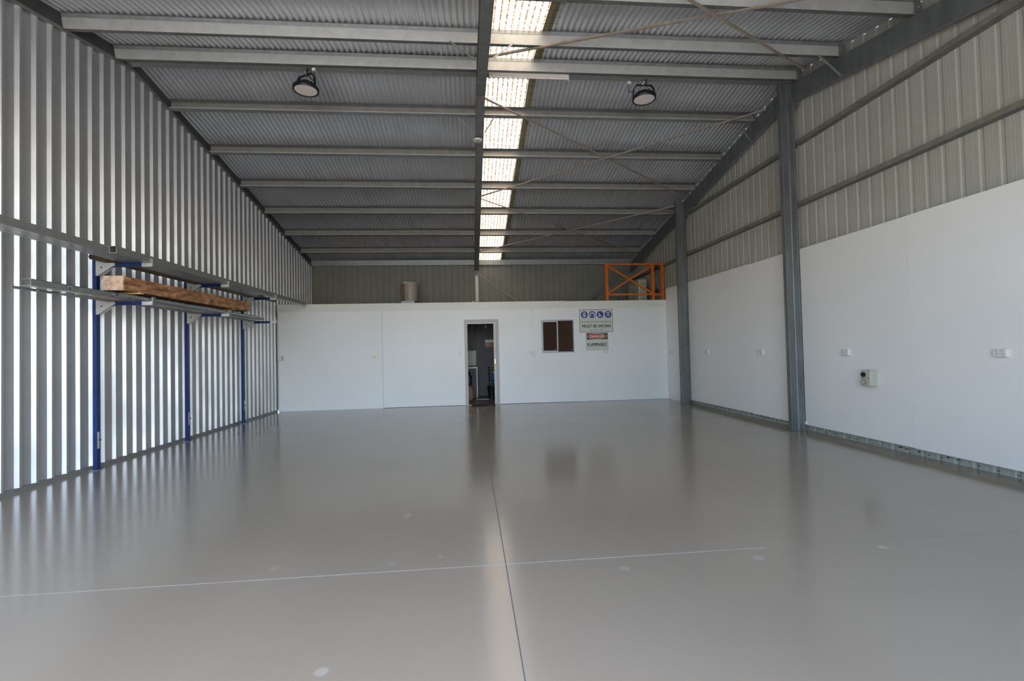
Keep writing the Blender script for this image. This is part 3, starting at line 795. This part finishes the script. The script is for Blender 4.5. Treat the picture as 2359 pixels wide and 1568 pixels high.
MB().box(.440, .80, 14.03, 14.09, 1.455, 1.60).build('box', 'amber', r)
MB().box(.440, .80, 14.035, 14.09, 1.60, 1.675).build('paper', 'plastic', r)
MB().box(.500, .515, 14.02, 14.03, 1.53, 1.59).build('painted_shine', 'white', r)  # white strip painted as a shine on the amber front
tag(r, 'amber holder with white papers on the office back wall', 'holder')
r = empty('control_box', (.5, 14.05, 2.02))
MB().box(.435, .475, 14.03, 14.09, 2.02, 2.12).build('socket', 'alu', r)
MB().box(.475, .525, 14.02, 14.09, 2.00, 2.13).build('box', 'black', r)
MB().pipe([(.50, 14.06, 2.0), (.505, 14.06, 1.92), (.53, 14.06, 1.84), (.58, 14.06, 1.80), (.66, 14.06, 1.82)], .004, 6).build('cable', 'rusty', r)
tag(r, 'small black control box with dangling cable high on the office back wall', 'box')
# chair with slatted back
r = empty('office_chair', (.72, 13.5, 0))
for xx in (.535, .93):
    MB().bar((xx, 13.70, 0), (xx - .015, 13.74, .90), .022, .022).build('leg', 'black', r)
    MB().bar((xx, 13.36, 0), (xx, 13.38, .44), .022, .022).build('leg', 'black', r)
MB().box(.52, .945, 13.34, 13.76, .43, .46).build('seat', 'black', r)
for z in (.60, .70, .80, .87): MB().box(.53, .93, 13.725, 13.74, z, z + .03).build('backrest_slat', 'black', r)
tag(r, 'black slat-backed chair against the office back wall, half hidden by the door', 'chair')
r = MB().lathe((.645, 13.5, .462), [(0, 0), (.05, .0), (.05, .16), (.03, .20), (.018, .23), (0, .23)], 16).build('bottle', 'bluep', smooth='all')
MB().cyl((.645, 13.5, .69), (.645, 13.5, .73), .022, 12).build('cap', 'white', r)
tag(r, 'blue bottle with a white cap on the chair in the office', 'bottle')
r = MB().lathe((.575, 13.10, 0), [(0, 0), (.10, 0), (.135, .35), (.14, .36), (.125, .36), (.095, .02), (0, .02)], 20).build('waste_bin', 'black', smooth=True)
tag(r, 'black tapered waste bin on the office floor inside the doorway', 'bin')
r = MB().prism([(.10, 12.96, .001), (.47, 12.90, .001), (.48, 13.0, .001), (.22, 13.10, .001), (.10, 13.08, .001)], (0, 0, .012)).build('metal_plate', 'alu2')
tag(r, 'flat grey metal offcut lying on the office floor', 'plate')

# ------------------------------------------------------------------ on top of the office
r = empty('water_heater', (-1.672, 13.4, 2.785))
MB().lathe((-1.672, 13.4, 2.785), [(0, 0), (.192, 0), (.196, .01), (.196, .52), (.190, .545), (.16, .562), (.0, .575)], 40).build('tank', 'beige', r, smooth=True)
MB().box(-1.84, -1.72, 13.215, 13.23, 3.295, 3.325).build('label_plate', 'plastic', r)
MB().cyl((-1.500, 13.30, 3.24), (-1.475, 13.26, 3.24), .020, 10).build('valve', 'brass', r)
c = MB().pipe([(-1.900, 13.32, 3.24), (-1.925, 13.28, 3.22), (-1.925, 13.28, 3.08), (-1.905, 13.28, 2.96), (-1.895, 13.30, 2.81), (-1.95, 13.30, 2.80)], .013, 8).build('pipe', 'copper', r, smooth=True)
MB().cyl((-1.945, 13.28, 3.23), (-1.885, 13.30, 3.23), .018, 8).build('valve', 'rusty', c)
tag(r, 'upright beige cylindrical water heater with copper pipe on top of the office', 'water heater')
r = MB().box(-1.905, -1.535, 13.20, 13.62, 2.50, 2.785).build('heater_plinth', 'alu'); tag(r, 'grey block under the beige water heater', 'plinth')
r = empty('outdoor_unit', (4.72, 12.9, 2.5))
MB().box(4.640, 4.890, 12.45, 13.25, 2.55, 3.215).build('case', 'ac', r, bevel=.008)
fg = MB().cyl((4.640, 12.78, 2.88), (4.635, 12.78, 2.88), .24, 28).build('fan_grille', 'mortar', r)
for k in range(7): MB().box(4.629, 4.635, 12.56 + k * .07, 12.568 + k * .07, 2.66, 3.10).build('grille_bar', 'ac', fg)
MB().box(4.845, 4.878, 12.445, 12.45, 2.98, 3.12).build('side_cover', 'alu', r)
MB().box(4.74, 4.82, 12.446, 12.45, 3.09, 3.11).build('badge', 'inkg', r)
MB().box(4.665, 4.685, 12.44, 12.45, 2.60, 3.18).build('corner_trim', 'plastic', r)
for (a_, b_) in ((12.55, 12.60), (13.05, 13.10)): MB().box(4.63, 4.90, a_, b_, 2.50, 2.55).build('foot', 'dark', r)
tag(r, 'cream air conditioner outdoor unit on the office roof behind the orange gate', 'air conditioner')

# orange gate
r = empty('safety_gate', (4.3, 11.75, 2.5)); ZG = 3.525
yg = 11.75
MB().box(3.506, 3.578, yg - .03, yg + .03, 2.50, ZG - .045).build('post', 'orange', r)
MB().box(4.738, 4.806, yg - .03, yg + .03, 2.50, ZG - .045).build('post', 'orange', r)
MB().box(4.998, 5.064, yg - .03, yg + .03, 2.50, ZG - .045).build('post', 'orange', r)
MB().box(3.500, 5.066, yg - .03, yg + .03, ZG - .045, ZG).build('top_rail', 'orange', r)
MB().box(3.578, 4.738, yg - .018, yg + .018, 2.695, 2.738).box(4.806, 4.998, yg - .018, yg + .018, 2.685, 2.725).build('bottom_rail', 'orange', r)
MB().bar((3.572, yg - .006, 3.462), (4.745, yg - .006, 2.752), .024, .042, (0, 0, 1)).build('diagonal_brace', 'orange', r)
MB().bar((3.572, yg + .012, 2.752), (4.745, yg + .012, 3.462), .020, .038, (0, 0, 1)).build('diagonal_brace', 'orange', r)
tag(r, 'orange steel safety gate with crossed diagonal braces on top of the office', 'gate')
r = empty('chain_hoist', (4.90, 11.78, 2.75))
MB().box(4.855, 4.945, 11.77, 11.82, 3.36, 3.44).box(4.835, 4.865, 11.77, 11.81, 3.33, 3.37).box(4.88, 4.92, 11.77, 11.81, 3.44, 3.48).build('head_block', 'blackm', r)
for xx in (4.862, 4.932): MB().cyl((xx, 11.79, 2.84), (xx, 11.79, 3.36), .011, 8).build('rod', 'blackm', r)
MB().box(4.850, 4.950, 11.77, 11.82, 2.76, 2.85).build('foot_block', 'blackm', r)
tag(r, 'black twin-rod mechanism hanging between the two right posts of the orange gate', 'mechanism')

# white post under centre rafter, cable on the ledge
r = MB().box(.178, .272, 13.97, 14.06, 2.50, 3.60).build('white_post', 'wallb'); tag(r, 'white painted post on top of the office holding the centre rafter end', 'post')
r = empty('cable_coil', (.27, YP + .06, 2.56))
MB().pipe([(.12, YP + .05, 2.562), (.20, YP + .05, 2.568), (.28, YP + .06, 2.575), (.36, YP + .05, 2.570), (.44, YP + .06, 2.570)], .010, 8).build('cable', 'black', r)
MB().box(.07, .115, YP + .03, YP + .07, 2.552, 2.578).build('plug', 'brass', r)
tag(r, 'short black cable with a brass-coloured plug lying on the office wall top', 'cable')
# brace strap, and a dark bar painted as a shadow line, on the back wall
r = MB().bar((.31, 14.12, 3.66), (1.55, 14.12, 2.76), .006, .028).build('brace_or_shadow_bar', 'rod'); tag(r, 'thin tan brace sloping down to the right from the white post', 'brace', 'steel braces')
r = MB().bar((5.02, 14.08, 3.86), (3.35, 14.08, 2.60), .01, .085).build('brace_or_shadow_bar', 'galv_dull'); tag(r, 'broad dark bar painted as a shadow line on the back wall behind the orange gate', 'brace', 'steel braces')

# ------------------------------------------------------------------ roof cross bracing
def brace(a, b, label, w_=.028, dz=-.02):
    za = zp(a[1]) + dz; zb_ = zp(b[1]) + dz
    o = MB().bar((a[0], a[1], za), (b[0], b[1], zb_), w_, .005).bar((a[0], a[1], za + w_ / 2 - .002), (b[0], b[1], zb_ + w_ / 2 - .002), .005, w_).build('roof_brace', 'rod')
    tag(o, label, 'brace', 'steel braces')
brace((.30, 6.13), (5.02, 3.77), 'front roof brace rising right from the centre rafter across the skylight', .032)
brace((.30, 3.28), (5.02, 6.26), 'front roof brace coming down from the top edge to the right rafter', .030, -.045)
brace((.30, 7.26), (5.03, 10.22), 'longer roof brace falling right from beside the tube light')
brace((.30, 10.16), (5.03, 7.33), 'roof brace rising right to the taller column, crossing the middle bay', .024, -.045)
brace((.30, 10.32), (5.03, 13.44), 'faint roof brace falling right in the darkest far bay', .020)
brace((.30, 13.16), (5.03, 10.47), 'far roof brace rising right to the top of the shorter column', .024, -.045)
# fly braces
def fly(a, b, label):
    o = MB().bar(a, b, .020, .006, (0, 1, 0)).build('fly_brace', 'galv'); tag(o, label, 'brace', 'short fly braces')
fly((-.17, 7.72, zp(7.68) + .02), (.160, 7.76, zp(7.76) - .25), 'short fly brace left of the centre rafter beside the round cream disc')
fly((.50, 7.68, zp(7.68) + .02), (.308, 7.74, zp(7.74) - .25), 'short fly brace right of the centre rafter beside the round cream disc')
fly((-.18, 5.77, zp(5.77) + .01), (.152, 5.72, zp(5.72) - .25), 'short fly brace left of the centre rafter near the top of the photo')
fly((.62, 5.77, zp(5.77) + .01), (.301, 5.72, zp(5.72) - .25), 'short fly brace right of the centre rafter over the bright skylight')
for (yy, off, lb) in ((7.72, .04, 'short galvanised fly brace crossing the right rafter behind the taller column'), (5.78, -.04, 'short galvanised fly brace crossing the right rafter in front of the taller column')):
    o = MB().bar((4.74, yy, zp(yy) + .01), (5.022, yy + off, zp(yy) - .29), .006, .032, (0, 1, 0)).build('fly_brace', 'galv'); tag(o, lb, 'brace', 'short fly braces')

# cream disc under the centre rafter
zz = zp(7.92) - .272
r = empty('heat_detector', (.185, 7.92, zz))
MB().lathe((.195, 7.86, zz), [(0, -.018), (.012, -.020), (.018, -.030), (.070, -.026), (.074, -.018), (.074, 0), (.0, .0)], 28).build('body', 'plastic', r, smooth=True)
MB().cyl((.195, 7.86, zz - .034), (.195, 7.86, zz - .024), .018, 12).build('sensor', 'mortar', r)
tag(r, 'round cream detector disc fixed under the centre rafter', 'detector')

# tube light
r = empty('tube_light', (.94, 6.70, 5.36))
yq = 6.70
MB().box(.352, 1.532, yq - .022, yq + .028, 5.345, 5.388).build('housing', 'white', r, bevel=.003)
MB().cyl((.375, yq - .005, 5.330), (1.510, yq - .005, 5.330), .014, 12).build('tube', 'lens', r, smooth=True)
MB().box(.352, .372, yq - .020, yq + .020, 5.308, 5.345).build('lamp_holder', 'white', r)
MB().box(1.512, 1.532, yq - .020, yq + .020, 5.308, 5.345).build('lamp_holder', 'white', r)
tag(r, 'white fluorescent tube batten under the ridge beside the skylight', 'light')

# high-bay lamps
def highbay(c, rot, label, side):
    c = Vector(c); r = empty('high_bay_lamp', c)
    MB().lathe(c, [(.150, -.004), (.158, -.012), (.172, -.012), (.178, .0), (.178, .030), (.168, .042), (.10, .050), (0, .052)], 44).build('housing', 'blackm', r, smooth=True)
    MB().lathe(c, [(0, -.006), (.10, -.007), (.153, -.004)], 44).build('lens', 'lens', r, smooth='all')
    hs = MB()
    for k in range(20):
        q = 2 * math.pi * k / 20
        hs.bar(c + Vector((.055 * math.cos(q), .055 * math.sin(q), .068)), c + Vector((.135 * math.cos(q), .135 * math.sin(q), .062)), .006, .045)
    hs.build('heat_sink', 'blackm', r)
    MB().lathe(c + Vector((0, 0, .05)), [(.075, 0), (.075, .055), (.06, .07), (0, .07)], 20).build('driver', 'black', r, smooth=True)
    ca, sa_ = math.cos(rot), math.sin(rot)
    P = lambda u, z: c + Vector((u * ca, u * sa_, z))
    pts = [P(-.172, .015), P(-.160, .15), P(-.115, .212), P(.115, .212), P(.160, .15), P(.172, .015)]
    b = MB()
    nv = (-sa_, ca, 0)
    for p, q in zip(pts[:-1], pts[1:]): b.bar(p, q, .035 if abs((q - p).normalized().z) > .2 else .034, .010, Vector((0, 0, 1)) if abs((q - p).normalized().z) < .3 else Vector((ca, sa_, 0)))
    b.build('bracket', 'blackm', r)
    ey = MB()
    for k in range(14):
        q = 2 * math.pi * k / 14; q2 = 2 * math.pi * (k + 1) / 14
        ey.cyl(P(.020 * math.cos(q), .248 + .020 * math.sin(q)), P(.020 * math.cos(q2), .248 + .020 * math.sin(q2)), .005, 6)
    ey.cyl(P(0, .185), P(0, .230), .007, 8)
    ey.build('eye_bolt', 'steelb', r)
    MB().cyl(c + Vector((0, 0, .265)), Vector((c.x, c.y, zp(YR) - .005)), .003, 6).build('wire', 'alu2', r)
    cb = [P(side * .03, .19), P(side * .036, .24), P(side * .052, .285), P(side * .040, .305), P(side * .02, .29), P(side * .03, .23), P(side * .05, .19), P(side * .13, .11)]
    MB().pipe(cb, .006, 6).build('cable', 'black', r)
    cb = [P(-.14, .11), P(-.235, .10), P(-.240, .16), P(-.228, .225)] if side > 0 and rot == 0 else [P(.15, .12), P(.165, .19), P(.155, .235)]
    lead = MB().pipe(cb, .005, 6).build('power_lead', 'black', r)
    e = cb[-1]
    MB().box(e.x - .022, e.x + .022, e.y - .02, e.y + .02, e.z, e.z + .035).build('plug_base', 'white', lead)
    tag(r, label, 'lamp', 'high-bay lamps under the ridge')
highbay((-2.248, 6.74, 5.083), math.radians(-28), 'left one of the two round black high-bay lamps, over the left bay', 1)
highbay((2.690, 6.74, 5.078), 0, 'right one of the two round black high-bay lamps, over the right bay', 1)

# ------------------------------------------------------------------ cantilever rack on the left wall
def upright(y, label):
    r = empty('rack_upright', (-4.56, y, 0))
    MB().box(-4.562, -4.514, y - .025, y + .028, 0, 2.565).build('post', 'blue', r)
    MB().box(-4.5142, -4.5125, y - .022, y + .010, .26, .46).build('worn_patch', 'silver', r)
    MB().box(-4.60, -4.50, y - .045, y + .045, 0, .006).build('base_plate', 'galv', r)
    MB().cyl((-4.514, y + .012, .36), (-4.500, y + .012, .36), .014, 8).build('bolt', 'dark', r)
    for zt in (2.508, 2.035):
        h = .044
        a = MB()
        a.prism([(-4.35, y - .022, zt), (-4.35, y - .022, zt - h), (-4.00, y - .022, zt - h), (-4.00, y - .022, zt)], (0, .044, 0))
        a = a.build('arm', 'blue', r)
        MB().box(-4.00, -3.885, y - .023, y + .023, zt - h - .001, zt + .001).build('arm_tip', 'silver', a)
        MB().box(-3.885, -3.872, y - .026, y + .026, zt - h - .002, zt + .052).build('stop_plate', 'galv', a)
        g = MB()
        g.prism([(-4.520, y - .030, zt + .052), (-4.520, y - .030, zt - .150), (-4.500, y - .030, zt - .158), (-4.335, y - .030, zt - .044), (-4.30, y - .030, zt - .030), (-4.31, y - .030, zt), (-4.42, y - .030, zt + .001), (-4.47, y - .030, zt + .020), (-4.485, y - .030, zt + .052)], (0, .008, 0))
        g.prism([(-4.520, y + .022, zt + .052), (-4.520, y + .022, zt - .150), (-4.500, y + .022, zt - .158), (-4.335, y + .022, zt - .044), (-4.30, y + .022, zt - .030), (-4.31, y + .022, zt), (-4.42, y + .022, zt + .001), (-4.47, y + .022, zt + .020), (-4.485, y + .022, zt + .052)], (0, .008, 0))
        g = g.build('gusset', 'silver', a)
        MB().cyl((-4.455, y - .033, zt - .055), (-4.455, y - .029, zt - .055), .011, 10).build('hole', 'dark', g)
    tag(r, label, 'rack', 'blue cantilever rack uprights on the left wall')
upright(6.09, 'nearest blue cantilever rack upright, below the sawn end of the timbers')
upright(7.91, 'middle blue cantilever rack upright on the left wall')
upright(9.75, 'farthest blue cantilever rack upright, closest to the office wall')

GR = 'steel stock on the upper rack arms'
def stock(mb, name, material, label, group):
    o = mb.build(name, material); tag(o, label, 'steel tube' if 'tube' in name or 'pipe' in name else 'steel bar', group); return o
zt = 2.511
stock(MB().tubebox(-3.963, -3.888, 5.50, 11.45, zt, zt + .078, .003), 'square_tube', 'tube', 'outermost square steel tube on the upper rack, its open end showing near the first arm', GR)
stock(MB().tubebox(-4.047, -3.969, 3.30, 9.30, zt, zt + .078, .003), 'square_tube', 'tube', 'square steel tube running out of the left edge of the photo above the rack', GR)
stock(MB().tubebox(-4.130, -4.052, 3.45, 9.40, zt, zt + .075, .003), 'square_tube', 'tube', 'second square tube inward on the upper rack, stained along its underside', GR)
stock(MB().tubebox(-4.212, -4.136, 3.80, 9.80, zt, zt + .060, .003), 'rectangular_tube', 'tube', 'third tube inward on the upper rack, yellowish below', GR)
stock(MB().tubebox(-4.30, -4.225, 6.02, 10.6, zt, zt + .05, .003), 'rectangular_tube', 'rusty', 'brown rectangular tube deep on the upper rack', GR)
mb = MB(); mb.cyl((-4.415, 5.86, zt + .034), (-4.400, 10.2, zt + .034), .034, 20, cap=False)
mb.cyl((-4.415, 5.86, zt + .034), (-4.400, 10.2, zt + .034), .031, 20, cap=False)
o = stock(mb, 'round_pipe', 'rusty', 'brown round pipe on the upper rack, its dark open end beside the first upright', GR)
MB().cyl((-4.4149, 5.868, zt + .034), (-4.4149, 5.872, zt + .034), .0308, 20).build('bore_shade', 'black', o)  # black disc standing in for the shade inside the pipe

GR = 'steel stock on the lower rack arms'
zt = 2.040
def angle(mb, x, y0, y1, z, w_, h, t=.005, fl=1):
    mb.box(x, x + w_, y0, y1, z, z + t)
    mb.box(x if fl > 0 else x + w_ - t, (x + t) if fl > 0 else x + w_, y0, y1, z + t, z + h); return mb
stock(angle(MB(), -4.418, 4.90, 10.2, zt, .05, .03), 'angle_bar', 'galv', 'thin angle bar sticking farthest out to the left on the lower rack', GR)
mb = MB().box(-4.215, -4.110, 4.75, 9.5, zt + .004, zt + .008).box(-4.114, -4.110, 4.75, 9.5, zt + .008, zt + .070).box(-4.19, -4.110, 4.75, 9.5, zt + .066, zt + .070)
stock(mb, 'channel_bar', 'tube', 'pale steel channel with an open square end, upper left of the lower rack', GR)
stock(MB().tubebox(-4.100, -4.060, 5.14, 9.6, zt + .002, zt + .050, .003), 'square_tube', 'galv', 'small square tube with a dark end on the lower rack', GR)
stock(MB().box(-4.365, -4.338, 5.10, 9.9, zt, zt + .012), 'flat_bar', 'galv_dull', 'dark flat bar nearest the wall on the lower rack', GR)
stock(MB().box(-4.33, -4.27, 5.32, 9.9, zt, zt + .010), 'flat_bar', 'galv', 'bright flat bar lying on the lower rack arms', GR)
o = MB().box(-4.255, -4.222, 5.42, 9.3, zt, zt + .014).build('timber_batten', 'pine'); tag(o, 'thin yellow timber batten lying among the steel on the lower rack', 'batten')
for (x, yy, y1, rr_, lb) in ((-4.035, 5.66, 9.0, .014, 'thin round tube under the timbers, ending near the first lower arm'), (-3.925, 5.56, 8.9, .018, 'round tube on the outer side of the lower rack, open end facing the camera')):
    mb = MB().cyl((x, yy, zt + rr_ + .002), (x, y1, zt + rr_ + .002), rr_, 16, cap=False).cyl((x, yy, zt + rr_ + .002), (x, y1, zt + rr_ + .002), rr_ * .75, 16, cap=False)
    o = stock(mb, 'round_tube', 'tube', lb, GR)
    MB().cyl((x, yy + .05, zt + rr_ + .002), (x, yy + .052, zt + rr_ + .002), rr_ * .75, 12).build('bore_shade', 'black', o)  # black disc as the shade within each open tube
stock(angle(MB(), -4.012, 5.9, 9.25, zt, .045, .03, .004, -1), 'angle_bar', 'galv', 'bright angle bar below the timbers on the lower rack', GR)
stock(MB().box(-3.995, -3.96, 5.58, 5.80, zt + .016, zt + .020), 'steel_offcut', 'silver', 'short pale flat offcut between the two round tubes', GR)
# packers and timbers
for (yy, lb) in ((5.95, 'timber packer under the near end of the timbers'), (8.15, 'timber packer under the far end of the timbers')):
    o = MB().box(-4.20, -3.94, yy, yy + .06, zt + .071, zt + .088).build('packer', 'pine'); tag(o, lb, 'packer', 'packers under the timbers')
zt0 = zt + .088
a0 = math.atan2(.075, 2.9)
def timber(z, h, ya, label):
    r = empty('timber_beam', (-4.06, 5.72, z))
    L = 2.90; w_ = .235
    ca, sa_ = math.cos(-a0), math.sin(-a0)
    T = lambda u, v, zz: (-4.083 + u * ca - v * sa_, 5.72 + u * sa_ + v * ca, zz)
    n = 12; pos = ya
    # laminations along the beam, each a block with a fine joint
    segs = []
    while pos < L:
        l2 = min(L, pos + random.choice((.22, .28, .33, .25))); segs.append((pos, l2)); pos = l2
    for (u0, u1) in segs:
        g_ = .0025; zz0 = z + .001; zz1 = z + h - .002; dx = random.uniform(-.0015, .0015)
        p = [T(-w_ / 2 + dx, u0 + g_, zz0), T(w_ / 2 + dx, u0 + g_, zz0), T(w_ / 2 + dx, u1, zz0), T(-w_ / 2 + dx, u1, zz0),
             T(-w_ / 2 + dx, u0 + g_, zz1), T(w_ / 2 + dx, u0 + g_, zz1), T(w_ / 2 + dx, u1, zz1), T(-w_ / 2 + dx, u1, zz1)]
        MB().hexa(p).build('block', 'timber', r, bevel=.0015)
    return r, T, w_
for k in range(2):
    z = zt0 + k * .083
    r, T, w_ = timber(z, .083, .012, '')
    # sawn end face, slightly bowed outline
    if k == 0: pts = [T(-w_ / 2 + .012, 0, z), T(w_ / 2 - .006, 0, z - .001), T(w_ / 2 - .012, 0, z + .083), T(-w_ / 2 - .012, 0, z + .083)]
    else: pts = [T(-w_ / 2 - .012, 0, z), T(w_ / 2 - .012, 0, z), T(w_ / 2 + .004, 0, z + .083), T(-w_ / 2 + .012, 0, z + .085)]
    MB().prism(pts, (0, .014, 0)).build('sawn_end', 'timber_end', r)
    tag(r, ('lower' if k == 0 else 'upper') + ' one of the two stacked brown laminated timbers on the rack', 'timber', 'stacked timbers on the rack')
